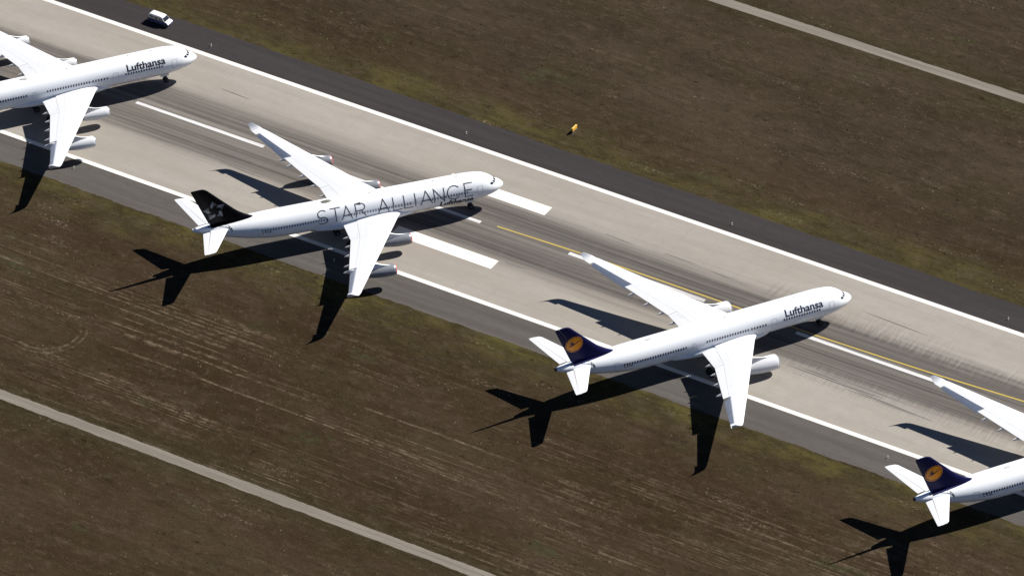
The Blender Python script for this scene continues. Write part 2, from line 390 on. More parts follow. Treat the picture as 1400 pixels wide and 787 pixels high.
# ------------------------------------------------------------------ aircraft geometry (xs = metres aft of the nose, ys = starboard)
REF = 32.0
def PT(xs, ys, z): return (REF-xs, -ys, z)
def axis_z(x): return 5.17+.009*x
PROF = [(0, -.75, -.75, 0.0), (.05, -.52, -.97, .22), (.18, -.32, -1.15, .44), (.5, .0, -1.40, .80), (1.0, .40, -1.68, 1.13), (1.55, .66, -1.91, 1.43), (2.2, 1.16, -2.13, 1.72),
    (3.0, 1.76, -2.34, 2.02), (3.8, 2.20, -2.5, 2.27), (4.8, 2.52, -2.64, 2.48), (6.2, 2.71, -2.76, 2.68), (8, 2.81, -2.82, 2.80), (9.6, 2.82, -2.82, 2.82), (25, 2.82, -2.82, 2.82), (42, 2.82, -2.82, 2.82),
    (45, 2.82, -2.80, 2.80), (48, 2.80, -2.60, 2.72), (51, 2.76, -2.14, 2.52), (54, 2.70, -1.48, 2.20), (57, 2.60, -.68, 1.78), (59.5, 2.49, .1, 1.32), (61.5, 2.40, .80, .90), (62.8, 2.32, 1.28, .56), (63.3, 2.27, 1.50, .38)]
def interp(x):
    P = PROF
    if x <= 0: return P[0][1:]
    if x >= P[-1][0]: return P[-1][1:]
    for i in range(len(P)-1):
        if P[i][0] <= x <= P[i+1][0]: break
    a, b = P[i], P[i+1]; h = b[0]-a[0]; t = (x-a[0])/h; out = []
    for k in (1, 2, 3):
        def slope(j):
            if j <= 0: return (P[1][k]-P[0][k])/(P[1][0]-P[0][0])
            if j >= len(P)-1: return (P[-1][k]-P[-2][k])/(P[-1][0]-P[-2][0])
            s0 = (P[j][k]-P[j-1][k])/(P[j][0]-P[j-1][0]); s1 = (P[j+1][k]-P[j][k])/(P[j+1][0]-P[j][0])
            return 0 if s0*s1 <= 0 else 2*s0*s1/(s0+s1)
        m0, m1 = slope(i), slope(i+1)
        out.append((2*t**3-3*t*t+1)*a[k]+(t**3-2*t*t+t)*h*m0+(-2*t**3+3*t*t)*b[k]+(t**3-t*t)*h*m1)
    return out
def surf(x, th, off=0.0, side=1):
    """fuselage skin, th degrees above the horizontal on the given side (1 = starboard)"""
    tp, bt, ry = interp(x); c = axis_z(x)+(tp+bt)/2; rz = (tp-bt)/2; a = math.radians(th)
    return PT(x, side*(ry+off)*math.cos(a), c+(rz+off)*math.sin(a))
def th_of_z(x, z):
    tp, bt, ry = interp(x); c = axis_z(x)+(tp+bt)/2; rz = (tp-bt)/2
    return math.degrees(math.asin(max(-1, min(1, (z-c)/rz))))
def fuselage_bm():
    xs = [0, .02, .05, .1, .18, .3, .42, .55]+[.7+.2*i for i in range(20)]+[4.8+.4*i for i in range(13)]+[10.5+1.5*i for i in range(22)]+[42.5+.8*i for i in range(26)]+[63.3]
    xs = sorted(set(round(x, 3) for x in xs if x <= 63.3)); n = 72; bm = bmesh.new(); rings = []
    for x in xs[1:]: rings.append([bm.verts.new(surf(x, 360*k/n)) for k in range(n)])
    tip = bm.verts.new(PT(0, 0, axis_z(0)-.75))
    for k in range(n): bm.faces.new((tip, rings[0][(k+1) % n], rings[0][k]))
    for a, b in zip(rings, rings[1:]):
        for k in range(n): bm.faces.new((a[k], a[(k+1) % n], b[(k+1) % n], b[k]))
    bm.faces.new(rings[-1]); bmesh.ops.recalc_face_normals(bm, faces=bm.faces); return bm

def yt(c): return 5*(.2969*math.sqrt(max(c, 0))-.126*c-.3516*c*c+.2843*c**3-.1036*c**4)
def prof_range(c0, c1, n=10):
    pts = []
    if c0 <= 0:
        cs = [.5*(1-math.cos(math.pi*i/(2*n)*1.0)) for i in range(0)]
    cs = [c0+(c1-c0)*(i/n)**(1.8 if c0 <= 0 else 1) for i in range(n+1)]
    up_ = [(c, yt(c)) for c in cs]
    if c0 <= 0: lo_ = [(c, -yt(c)*.8) for c in cs[1:]]
    else: lo_ = [(c, -yt(c)*.8) for c in cs]
    return up_[::-1]+lo_          # from the trailing end over the top to the leading end, back underneath
def loft(secs, c0, c1, vert=False, side=1, hinge=0.0, n=10, symmetric=False):
    """secs: (LE x, TE x, span position, height, thickness ratio). vert: fin, span along z."""
    bm = bmesh.new(); uvl = bm.loops.layers.uv.new('UVMap'); pr = prof_range(c0, c1, n); rings = []
    a = math.radians(hinge); sp0, sp1 = secs[0][2]+secs[0][3], secs[-1][2]+secs[-1][3]
    for le, te, s, z, t in secs:
        ch = te-le; ring = []
        for cc, h in pr:
            if symmetric and h < 0: h = h/.8
            x = le+cc*ch; hh = h*t*ch
            if hinge:
                dx = (cc-c0)*ch; x = le+c0*ch+dx*math.cos(a)+hh*math.sin(a); hh = hh*math.cos(a)-dx*math.sin(a)
            v = bm.verts.new(PT(x, hh, z) if vert else PT(x, side*s, z+hh))
            ring.append((v, cc, (s+z-sp0)/(sp1-sp0)))
        rings.append(ring)
    m = len(pr)
    for A_, B_ in zip(rings, rings[1:]):
        for k in range(m):
            q = [A_[k], A_[(k+1) % m], B_[(k+1) % m], B_[k]]
            try: f = bm.faces.new([v[0] for v in q])
            except ValueError: continue
            for l, v in zip(f.loops, q): l[uvl].uv = (v[1], v[2])
    bm.faces.new([v[0] for v in rings[0]][::-1]); bm.faces.new([v[0] for v in rings[-1]])
    bmesh.ops.recalc_face_normals(bm, faces=bm.faces)
    return bm
def autosmooth(o, ang=40):
    bm = bmesh.new(); bm.from_mesh(o.data)
    for e in bm.edges:
        if len(e.link_faces) == 2 and e.calc_face_angle() > math.radians(ang): e.smooth = False
    for f in bm.faces: f.smooth = True
    bm.to_mesh(o.data); bm.free()

def wLE(y): return 22.30+(y-2.81)*.652 if y > 4.2 else 22.30+(y-2.81)*.652-.28*max(0, (4.2-y)/1.4)**1.5
def wTE(y): return 34.05+(y-4.0)*.10 if y < 9.3 else 34.58+(y-9.3)*.373
def wZ(y): return 4.2+(y-2.81)*.103 - .0  
def wT(y): return .135-.045*min(1, max(0, (y-3)/12))
def wsec(y): return (wLE(y), wTE(y), y, wZ(y), wT(y))
WLET = [(39.62, 42.02, 29.2, 6.92, .085), (40.0, 42.15, 29.62, 7.12, .08), (40.65, 42.3, 29.95, 7.55, .07), (41.75, 42.55, 30.2, 8.25, .06)]
def finLE(z):
    P = [(7.6, 50.2), (8.35, 51.2), (8.75, 52.0), (9.3, 53.0), (10.0, 54.05), (10.8, 55.0), (16.75, 60.95)]
    for (a, xa), (b, xb) in zip(P, P[1:]):
        if z <= b: return xa+(xb-xa)*(z-a)/(b-a)
    return P[-1][1]
def finTE(z): return 60.05+(z-8.0)*.435
def finT(z): return .105
def fin_y(x, z):
    le, te = finLE(z), finTE(z); c = (x-le)/(te-le); return yt(max(0, min(1, c)))*finT(z)*(te-le)
def sZ(y): return 7.33+(y-1.0)*.135
SSEC = [(56.35, 61.65, .6, sZ(.6), .10), (56.95, 61.85, 1.7, sZ(1.7), .10), (61.55, 64.0, 9.15, sZ(9.15), .09), (62.0, 64.05, 9.5, sZ(9.5), .08), (63.1, 64.1, 9.72, sZ(9.72), .06)]

def decal_from_faces(polys, fn, step=.15, xcut=.4):
    """polys: list of 2-D faces (u, v) -> diced and mapped by fn(u, v)"""
    bm = bmesh.new()
    for P in polys:
        try: bm.faces.new([bm.verts.new((u, v, 0)) for u, v in P])
        except ValueError: pass
    return _dice(bm, fn, step, xcut)
def _dice(bm, fn, step, xcut):
    vs_ = [v.co.y for v in bm.verts]; us = [v.co.x for v in bm.verts]
    for ax, lo, hi, st in ((1, min(vs_), max(vs_), step), (0, min(us), max(us), xcut)):
        k = math.floor(lo/st)+1
        while k*st < hi:
            co = [0, 0, 0]; co[ax] = k*st; no = [0, 0, 0]; no[ax] = 1
            bmesh.ops.bisect_plane(bm, geom=bm.verts[:]+bm.edges[:]+bm.faces[:], plane_co=co, plane_no=no); k += 1
    for v in bm.verts: v.co = Vector(fn(v.co.x, v.co.y))
    return bm
def text_bm(s, bold=.0):
    cu = bpy.data.curves.new('t', 'FONT'); cu.body = s; cu.size = 1; cu.offset = bold; cu.resolution_u = 3
    o = bpy.data.objects.new('t', cu); COL.objects.link(o)
    bpy.context.view_layer.update()
    me = bpy.data.meshes.new_from_object(o.evaluated_get(bpy.context.evaluated_depsgraph_get()))
    bm = bmesh.new(); bm.from_mesh(me); bpy.data.meshes.remove(me); bpy.data.objects.remove(o)
    xs = [v.co.x for v in bm.verts]; ys = [v.co.y for v in bm.verts]
    return bm, min(xs), max(xs), min(ys), max(ys)
def fus_text(s, xa, xf, th0, th1, name, mat, parent, bold=0.0, ymin=None, off=.02):
    """xa aft end, xf forward end; reads aft to forward on the starboard side; heights given as skin angles"""
    bm, x0, x1, y0, y1 = text_bm(s, bold)
    y0 = 0.0
    def fn(u, v): return surf(xa+(xf-xa)*(u-x0)/(x1-x0), th0+(th1-th0)*(v-y0)/(y1-y0), off)
    _dice(bm, fn, .12, .3)
    return link(name, bm, mat, parent)

def strokes(letter):
    arc = lambda cx, cy_, rx, ry, a0, a1, n=14: [(cx+rx*math.cos(math.radians(a0+(a1-a0)*i/n)), cy_+ry*math.sin(math.radians(a0+(a1-a0)*i/n))) for i in range(n+1)]
    D = {'S': [arc(.5, .74, .42, .26, 35, 255)+arc(.5, .26, .46, .26, 85, -145)],
         'T': [[(0, 1), (1, 1)], [(.5, 1), (.5, 0)]],
         'A': [[(0, 0), (.5, 1), (1, 0)], [(.17, .33), (.83, .33)]],
         'R': [[(0, 0), (0, 1), (.55, 1)]+arc(.55, .76, .36, .24, 90, -90, 8)+[(0, .52)], [(.5, .52), (1, 0)]],
         'L': [[(0, 1), (0, 0), (1, 0)]], 'I': [[(0, 1), (0, 0)]],
         'N': [[(0, 0), (0, 1), (1, 0), (1, 1)]],
         'C': [arc(.52, .5, .52, .5, 40, 320, 22)],
         'E': [[(1, 1), (0, 1), (0, 0), (1, 0)], [(0, .52), (.88, .52)]]}
    return D[letter]
def stroke_polys(pts, x0, w_, h, t):
    """polyline -> quads of thickness t (metres); u in metres, v in metres"""
    P = [Vector((x0+a*w_, b*h)) for a, b in pts]; out = []; L = []; R = []
    for i, p in enumerate(P):
        d0 = (P[i]-P[i-1]).normalized() if i else (P[1]-P[0]).normalized()
        d1 = (P[i+1]-P[i]).normalized() if i < len(P)-1 else d0
        n0 = Vector((-d0.y, d0.x)); n1 = Vector((-d1.y, d1.x)); m = (n0+n1)
        if m.length < .3: m = n1
        m.normalize(); k = t/2/max(.35, m.dot(n1)); L.append(p+m*k); R.append(p-m*k)
    for i in range(len(P)-1): out.append([tuple(R[i]), tuple(R[i+1]), tuple(L[i+1]), tuple(L[i])])
    return out

def wheel(par, c, r, wd, name='wheel'):
    bm = bmesh.new(); prof = [(-.5, .62), (-.5, .9), (-.36, 1), (.36, 1), (.5, .9), (.5, .62)]
    rings = [[bm.verts.new((c[0]+r*rr*math.cos(k*math.pi/10), c[1]+a*wd, c[2]+r*rr*math.sin(k*math.pi/10))) for k in range(20)] for a, rr in prof]
    for p, q in zip(rings, rings[1:]):
        for k in range(20): bm.faces.new((p[k], p[(k+1) % 20], q[(k+1) % 20], q[k]))
    bm.faces.new(rings[0]); bm.faces.new(rings[-1]); bmesh.ops.recalc_face_normals(bm, faces=bm.faces)
    t = link('tyre', bm, A['tyre'], par, True); autosmooth(t)
    bm = bmesh.new(); add_cyl(bm, (c[0], c[1]-wd*.52, c[2]), (c[0], c[1]+wd*.52, c[2]), r*.5, None, 14); link('rim', bm, A['metal'], par)

def engine(root, kind_, side, inner):
    four = kind_ == 4
    if four:
        y, x, zc, R, Ln = (9.37, 22.35, 2.72, 1.17, 5.5) if inner else (19.2, 28.9, 3.62, 1.17, 5.5)
        grey = root.get('_grey'); m = A['eng_grey'] if grey else A['eng_white']
    else:
        y, x, zc, R, Ln = 9.37, 21.15, 2.28, 1.53, 6.6; m = A['eng_white']; grey = False
    org = (REF-x, -side*y, zc)
    prof = [(.10, .86), (.25, .93), (.6, .975), (1.2, 1.0), (2.0, 1.0), (2.9, .965), (3.8, .88), (4.7, .76), (5.5, .62)]
    k = Ln/5.5
    bm = bmesh.new(); add_lathe(bm, [(t*k, r*R) for t, r in prof]+[(5.5*k, .56*R), (4.6*k, .5*R)], org, seg=40, caps=False)
    add_lathe(bm, [(.2, .70*R), (1.2, .74*R)], org, seg=40, caps=False)
    bmesh.ops.recalc_face_normals(bm, faces=bm.faces)
    nac = link('engine', bm, m, root, True); autosmooth(nac, 50)
    bm = bmesh.new(); add_lathe(bm, [(.25, .932*R), (.10, .885*R), (.0, .83*R), (.0, .79*R), (.06, .74*R), (.22, .70*R)], org, seg=40, caps=False); bmesh.ops.recalc_face_normals(bm, faces=bm.faces)
    link('intake_lip', bm, A['lip'], nac, True)
    bm = bmesh.new(); add_lathe(bm, [(1.15, .74*R), (1.15, .02)], org, seg=40, caps=False); link('fan', bm, A['dark'], nac)
    if grey:
        bm = bmesh.new(); add_lathe(bm, [(.17, .90*R), (.15, .925*R), (.04, .885*R), (-.03, .83*R), (-.05, .76*R), (-.06, .01)], org, seg=40, caps=False); bmesh.ops.recalc_face_normals(bm, faces=bm.faces)
        c_ = link('intake_cover', bm, A['red'], nac, True); autosmooth(c_, 50)
    bm = bmesh.new(); add_lathe(bm, [(4.5*k, .50*R), (5.5*k, .40*R), (6.3*k, .12*R), (6.35*k, .01)], org, seg=24, caps=False); bmesh.ops.recalc_face_normals(bm, faces=bm.faces)
    link('exhaust_cone', bm, A['exhaust'], nac, True)
    # pylon from the crown of the nacelle back under the wing
    bm = bmesh.new(); le = wLE(y); zl = wZ(y); top = []; bot = []
    xs = [x+.9*k, x+1.6*k, (x+1.6*k+le)/2, le-.2, le+.6, le+2.2, le+4.2]
    def nacz(xx):
        t = (xx-x)/k
        for (a, ra), (b, rb) in zip(prof, prof[1:]):
            if t <= b: return zc+R*(ra+(rb-ra)*(t-a)/(b-a))
        return zc+R*.6
    zt = [nacz(xs[0])-.02, nacz(xs[1])+.16, max(nacz(xs[2])+.25, zl-.55), zl-.08, zl+.22, zl+.1, zl-.05]
    hw = [.03, .10, .15, .18, .2, .18, .05]
    rows = []
    for xx, z1, h in zip(xs, zt, hw):
        zb = min(nacz(xx)-.15, z1-.1)
        if xx > x+5.0*k: zb = zc+R*.3 + (xx-(x+5.0*k))*.35
        zb = min(zb, z1-.08)
        rows.append([bm.verts.new(PT(xx, side*y+s*h*q, z)) for s, q, z in ((-1, 1, zb), (-1, .8, z1-.04), (0, 1, z1), (1, .8, z1-.04), (1, 1, zb))])
    for a, b in zip(rows, rows[1:]):
        for i in range(5): bm.faces.new((a[i], a[(i+1) % 5], b[(i+1) % 5], b[i]))
    bm.faces.new(rows[0]); bm.faces.new(rows[-1]); bmesh.ops.recalc_face_normals(bm, faces=bm.faces)
    py = link('pylon', bm, A['track'] if not grey else A['white'], nac)
    autosmooth(py, 35)

def airliner(name, kind_, livery, loc_nose, heading):
    h = math.radians(heading)
    root = empty(name, (loc_nose[0]+X0-REF*math.cos(h), loc_nose[1]-REF*math.sin(h), .014), h)
    root['_grey'] = 1 if livery == 'star' else 0
    fus = link('fuselage', fuselage_bm(), A['white'], root, True)
    # belly fairing
    bm = bmesh.new(); rings = []; N_ = 24; n = 36
    for i in range(N_+1):
        t = i/N_; x = 18.6+21.4*t; s = max(0.0, math.sin(math.pi*t))**.55
        cz = axis_z(x)-1.75; ry = 2.0+1.33*s; rz = .75+.85*s
        rings.append([bm.verts.new(PT(x, ry*math.cos(k*2*math.pi/n)*1.0, cz+rz*math.sin(k*2*math.pi/n))) for k in range(n)])
    for a, b in zip(rings, rings[1:]):
        for k in range(n): bm.faces.new((a[k], a[(k+1) % n], b[(k+1) % n], b[k]))
    bm.faces.new(rings[0]); bm.faces.new(rings[-1]); bmesh.ops.recalc_face_normals(bm, faces=bm.faces)
    link('belly_fairing', bm, A['white'], root, True)
    # wings
    for side in (1, -1):
        ysp = [1.6, 2.4, 2.81, 3.2, 3.6, 4.2, 5.2, 6.5, 8, 9.3]
        W_ = [wsec(y) for y in ysp+[11, 13, 15, 17, 19.65]]
        ws = link('wing', loft(W_, 0, .76, side=side), A['wing'], root); autosmooth(ws, 50)
        # outer wing ahead of the ailerons, tip and winglet belong to the wing
        def sub(ys, c0, c1, nm, mt, hinge=0.0, nn=6):
            o = link(nm, loft([wsec(y) for y in ys], c0, c1, side=side, hinge=hinge, n=nn), mt, ws); autosmooth(o, 50); return o
        o = link('outer_wing', loft([wsec(y) for y in (19.65, 22, 25, 28.05)], 0, .70, side=side), A['wing'], ws); autosmooth(o, 50)
        o = link('wing_tip', loft([wsec(28.05), wsec(28.7)]+[WLET[0]], 0, 1, side=side), A['wing'], ws); autosmooth(o, 50)
        o = link('winglet', loft(WLET, 0, 1, side=side), A['wing'], ws); autosmooth(o, 50)
        sub((3.3, 6, 9.27), .765, 1, 'flap', A['ctrl']); sub((9.33, 13, 17, 19.62), .765, 1, 'flap', A['ctrl'])
        sub((19.75, 22, 24), .715, 1, 'aileron', A['ail'], 31); sub((24.06, 26, 27.95), .715, 1, 'aileron', A['ail'], 31)
        for yf in ((7.4, 10.7, 14.05, 17.65, 19.75) if kind_ == 4 else (7.4, 10.7, 14.05, 17.65)):
            te = wTE(yf); x1 = te+1.25; z = wZ(yf); Lf = 4.2-.1*(yf-7)
            bm = bmesh.new()
            pf = [(0, .02), (.25, .13), (.8, .24), (1.8, .30), (Lf*.62, .28), (Lf*.82, .18), (Lf*.95, .07), (Lf, .01)]
            rr = [[bm.verts.new(PT(x1-Lf+t, side*yf+q*math.cos(k*math.pi/6)*.75, z-.36-(.10 if t > Lf*.6 else 0)*(t/Lf)+q*1.25*math.sin(k*math.pi/6))) for k in range(12)] for t, q in pf]
            for a, b in zip(rr, rr[1:]):
                for k in range(12): bm.faces.new((a[k], a[(k+1) % 12], b[(k+1) % 12], b[k]))
            bm.faces.new(rr[0]); bm.faces.new(rr[-1]); bmesh.ops.recalc_face_normals(bm, faces=bm.faces)
            link('flap_track_fairing', bm, A['track'], ws, True)
        # small access marks on the upper skin near the inboard flap
        def wing_top(c, y, off=.012):
            le, te, s, z, t = wsec(y); return PT(le+c*(te-le), side*y, z+yt(c)*t*(te-le)+off)
        for (c0, c1, ya, yb) in ((.80, .80+.012, 7.0, 8.6), (.80, .93, 8.55, 8.62), (.50, .505, 3.4, 9.0)):
            ns = 6; bm = bmesh.new()
            for i in range(ns):
                y_a = ya+(yb-ya)*i/ns; y_b = ya+(yb-ya)*(i+1)/ns
                bm.faces.new([bm.verts.new(wing_top(c, y)) for c, y in ((c0, y_a), (c1, y_a), (c1, y_b), (c0, y_b))])
            link('panel_line', bm, A['seam'], ws)
        engine(root, kind_, side, True)
        if kind_ == 4: engine(root, kind_, side, False)
        # tailplane
        st = link('tailplane', loft(SSEC[:3], 0, .70, side=side, symmetric=True), A['ctrl'], root); autosmooth(st, 50)
        o = link('tailplane_tip', loft([SSEC[2], SSEC[3], SSEC[4]], 0, 1, side=side, symmetric=True), A['ctrl'], st); autosmooth(o, 50)
        s1 = (SSEC[1][0]-.05, SSEC[1][1]-.02, 1.45, sZ(1.45), .10)
        o = link('elevator', loft([s1, SSEC[2]], .708, 1, side=side, n=6, symmetric=True), A['ctrl'], st); autosmooth(o, 50)
        # dark cut-out the tailplane swings in
        bm = bmesh.new(); path = [(60.6, 8.02), (59.6, 8.10), (58.6, 8.13), (57.8, 8.08), (57.1, 7.95), (56.55, 7.74), (56.2, 7.46), (56.05, 7.15), (56.15, 6.9)]; prev = None
        for i, (x, z) in enumerate(path):
            a = path[max(0, i-1)]; b = path[min(len(path)-1, i+1)]; d = Vector((b[0]-a[0], b[1]-a[1])).normalized(); nrm = Vector((-d.y, d.x))
            wd = .03+.15*math.sin(math.pi*min(1, (i+.3)/len(path)))
            cur = [bm.verts.new(surf(x+q*nrm.x*wd, th_of_z(x+q*nrm.x*wd, z+q*nrm.y*wd), .025, side)) for q in (-1, 1)]
            if prev: bm.faces.new((prev[0], cur[0], cur[1], prev[1]))
            prev = cur
        link('tailplane_cutout', bm, A['gap'], fus)
    # fin and rudder
    tailm = A['black'] if livery == 'star' else A['navy']
    zs = [7.4, 7.9, 8.35, 8.75, 9.3, 10, 10.8, 12, 14, 15.6, 16.35, 16.7]
    FS = [(finLE(z)+(.25 if z > 16.5 else 0), finTE(z)-(.1 if z > 16.5 else 0), 0, z, finT(z)) for z in zs]
    fin = link('tail_fin', loft(FS, 0, .69, vert=True, symmetric=True), tailm, root); autosmooth(fin, 50)
    RS = [(finLE(z), finTE(z), 0, z, finT(z)) for z in (8.5, 10, 12, 14, 16.35)]+[FS[-1]]
    o = link('rudder', loft(RS, .695, 1, vert=True, n=6, symmetric=True), tailm, fin); autosmooth(o, 50)
    # painted root of the fin flowing over the crown of the fuselage
    bm = bmesh.new(); prev = None
    for i in range(21):
        x = 51.6+8.4*i/20; ht = fin_y(x, 8.4)
        tp, bt, ry = interp(x); half = math.degrees(math.asin(min(.98, (ht+.10+.75*((x-51.6)/8.4)**1.3*1.0)/ry)))
        cur = [bm.verts.new(surf(x, 90-half+2*half*k/8, .018)) for k in range(9)]
        if prev:
            for k in range(8): bm.faces.new((prev[k], cur[k], cur[k+1], prev[k+1]))
        prev = cur
    link('fin_root_paint', bm, tailm, fus, True)
    # emblems on both faces of the fin
    for side in (1, -1):
        F = lambda u, v, o=.03: PT(u, side*(fin_y(u, v)+o), v)
        if livery == 'crane':
            cx, cz, R = 59.75, 12.45, 1.78
            # shift so it stays on the surface
            ring = lambda r, n=40: [(cx+r*math.cos(2*math.pi*i/n), cz+r*math.sin(2*math.pi*i/n)) for i in range(n)]
            em = link('emblem_disc', decal_from_faces([ring(R)], lambda u, v: F(u, v, .03), .3, .3), A['orange'], fin)
            dk = []
            ro, ri = ring(R*.93, 40), ring(R*.86, 40)
            for i in range(40): j = (i+1) % 40; dk.append([ro[i], ro[j], ri[j], ri[i]])
            # flying crane: slim body and neck rising towards the front, fanned wings behind
            def c2(P): return [(cx-px*R, cz+pz*R) for px, pz in P]
            dk.append(c2([(-.70, -.16), (-.25, -.20), (.02, -.06), (-.02, .03), (-.30, -.04)]))
            dk.append(c2([(-.02, -.10), (.30, .12), (.74, .36), (.72, .40), (.26, .22), (-.06, .06)]))
            dk.append(c2([(.74, .36), (.92, .40), (.72, .43)]))
            for a in (118, 140, 160):
                ca, sa = math.cos(math.radians(a)), math.sin(math.radians(a))
                dk.append(c2([(-.05-.08*sa, .0+.08*ca), (-.05+.62*ca-.04*sa, .62*sa+.04*ca), (-.05+.66*ca, .66*sa-.03), (-.05+.08*sa, .0-.08*ca)]))
            link('emblem_bird', decal_from_faces(dk, lambda u, v: F(u, v, .045), .3, .3), A['text_navy'], em)
        else:
            cx, cz, R = 59.10, 11.45, 2.3
            for k in range(5):
                a = math.radians(90+72*k+10); n_ = a+math.radians(72)
                pr = lambda r, t: (cx-r*math.cos(t), cz+r*math.sin(t)*1.0)
                apex = pr(R, a); inn1 = pr(R*.36, a-math.radians(36)); inn2 = pr(R*.36, a+math.radians(36)); wing_ = pr(R*.62, a+math.radians(31)); w2 = pr(R*.62, a-math.radians(31)); mid = pr(R*.50, a)
                e1 = link('emblem_dart', decal_from_faces([[apex, mid, inn2, wing_]], lambda u, v: F(u, v, .03), .3, .3), A['star_l'], fin)
                link('emblem_shade', decal_from_faces([[apex, w2, mid]], lambda u, v: F(u, v, .03), .3, .3), A['star_d'], e1)
    # exhaust pipe of the auxiliary power unit
    bm = bmesh.new(); tp, bt, ry = interp(63.3); add_lathe(bm, [(0, .36), (.12, .35), (.28, .30), (.2, .26)], (REF-63.28, 0, axis_z(63.3)+(tp+bt)/2), seg=20)
    link('tail_exhaust', bm, A['dark'] if livery == 'crane' else A['track'], fus)
    # cockpit glazing
    for side in (1, -1):
        for q in ([(1.62, 86.5), (1.74, 62), (2.28, 66), (2.20, 86.5)], [(1.84, 58), (2.18, 44), (2.72, 48), (2.42, 61)], [(2.32, 41), (2.85, 28), (3.38, 33), (2.94, 45)]):
            bm = bmesh.new(); n = 5; g = []
            for i in range(n+1):
                row = []
                for j in range(n+1):
                    a, b = i/n, j/n
                    x = (q[0][0]*(1-a)+q[1][0]*a)*(1-b)+(q[3][0]*(1-a)+q[2][0]*a)*b; t = (q[0][1]*(1-a)+q[1][1]*a)*(1-b)+(q[3][1]*(1-a)+q[2][1]*a)*b
                    row.append(bm.verts.new(surf(x, t, .02, side)))
                g.append(row)
            for i in range(n):
                for j in range(n): bm.faces.new((g[i][j], g[i+1][j], g[i+1][j+1], g[i][j+1]))
            link('cockpit_window', bm, A['cockpit'], fus)
    # cabin windows along the starboard side, every one its own mesh sharing data
    wm = None
    runs = [(50.2, 37.2, 25), (32.7, 23.9, 17), (23.1, 20.1, 6), (16.1, 8.4, 15)]
    for xa, xb, cnt in runs:
        for i in range(cnt):
            x = xa+(xb-xa)*i/(cnt-1)
            bm = bmesh.new(); zc = axis_z(x)+.56
            pts = [surf(x+dx, th_of_z(x+dx, zc+dz), .02) for dx, dz in ((-.14, -.13), (-.08, -.235), (.08, -.235), (.14, -.13), (.14, .13), (.08, .235), (-.08, .235), (-.14, .13))]
            bm.faces.new([bm.verts.new(p) for p in pts]); link('cabin_window', bm, A['glass_l'] if livery == 'star' else A['glass'], fus)
    # door outlines
    for xc, wd, z0, z1 in ((5.6, 1.07, -.65, 1.25), (18.2, 1.07, -.65, 1.25), (35.4, .70, -.6, .95), (51.6, 1.07, -.6, 1.25)):
        bm = bmesh.new(); xs4 = [(xc-wd/2, z0), (xc+wd/2, z0), (xc+wd/2, z1), (xc-wd/2, z1)]; n = 8
        for (xa, za), (xb, zb) in zip(xs4, xs4[1:]+xs4[:1]):
            for i in range(n):
                quad = []
                for t, s in ((i/n, -1), ((i+1)/n, -1), ((i+1)/n, 1), (i/n, 1)):
                    x = xa+(xb-xa)*t; z = za+(zb-za)*t
                    if abs(xb-xa) > .01: z += s*.035
                    else: x += s*.035
                    quad.append(bm.verts.new(surf(x, th_of_z(x, axis_z(x)+z), .014)))
                bm.faces.new(quad)
        link('door', bm, A['seam'], fus)
    # radome, antennas
    bm = bmesh.new(); bmesh.ops.create_uvsphere(bm, u_segments=24, v_segments=10, radius=1)
    dx = 36.5 if kind_ == 4 else 43.8; sc_ = (1.15, .48, .20) if kind_ == 4 else (.9, .28, .14)
    for v in bm.verts: v.co = Vector((REF-dx+v.co.x*sc_[0], v.co.y*sc_[1], axis_z(dx)+2.80+v.co.z*sc_[2]))
    link('radome', bm, A['radome'] if livery == 'star' else A['radome_w'], fus, True)
    for xa in ((9.6, 14.5, 27.5) if kind_ == 4 else (12.5, 27.5)):
        bm = bmesh.new(); z = axis_z(xa)+2.78
        p = [(xa-.25, z), (xa+.25, z), (xa+.32, z+.34), (xa+.12, z+.34)]
        f1 = [bm.verts.new(PT(a, .02, b)) for a, b in p]; f2 = [bm.verts.new(PT(a, -.02, b)) for a, b in p]
        bm.faces.new(f1); bm.faces.new(f2[::-1])
        for i in range(4): bm.faces.new((f1[i], f2[i], f2[(i+1) % 4], f1[(i+1) % 4]))
        link('antenna', bm, A['white'], fus)
    # lettering
    if livery == 'star':
        polys = []; U = lambda px: 39.2-(px-68)/33.24      # place along the cabin
        def TH(v): return v                               # v given in metres of arc
        H_ = 2.75
        for ch, a, b in (('S', 72, 143), ('T', 163, 232), ('A', 236, 308), ('R', 333, 402), ('A', 484, 558), ('L', 588, 648), ('L', 662, 722), ('I', 738, 739), ('A', 772, 854), ('N', 868, 936), ('C', 958, 1044), ('E', 1078, 1134)):
            xs0 = (a-68)/33.24; wd = (b-a)/33.24
            for s in strokes(ch): polys += stroke_polys(s, xs0, wd, H_, .185)
        def fn(u, v):
            x = 39.2-u; return surf(x, -6.0+math.degrees(v/2.82), .024)
        link('lettering', decal_from_faces(polys, fn, .2, .6), A['text_thin'], fus)
        fus_text('Lufthansa', 13.9, 6.9, -40, -7.5, 'lettering', A['text_black'], fus, .030, off=.035)
    else:
        fus_text('Lufthansa', 15.75, 7.55, 21, 49, 'lettering', A['text_navy'] if kind_ == 3 else A['text_black'], fus, .022)
    # small flag and dark code panel near the rear door
    bm = bmesh.new()
    for i, (za, zb) in enumerate(((-.62, -.54), (-.54, -.46), (-.46, -.38))):
        f = bm.faces.new([bm.verts.new(surf(50.3-x, th_of_z(50, axis_z(50)+.45+z), .02)) for x, z in ((0, za), (.38, za), (.38, zb), (0, zb))]); f.material_index = i
    link('flag', bm, [A['orange'], A['red'], A['text_black']], fus)
    fus_text('D-AI', 49.7, 48.5, -5, 3, 'lettering', A['text_navy'], fus, .03)
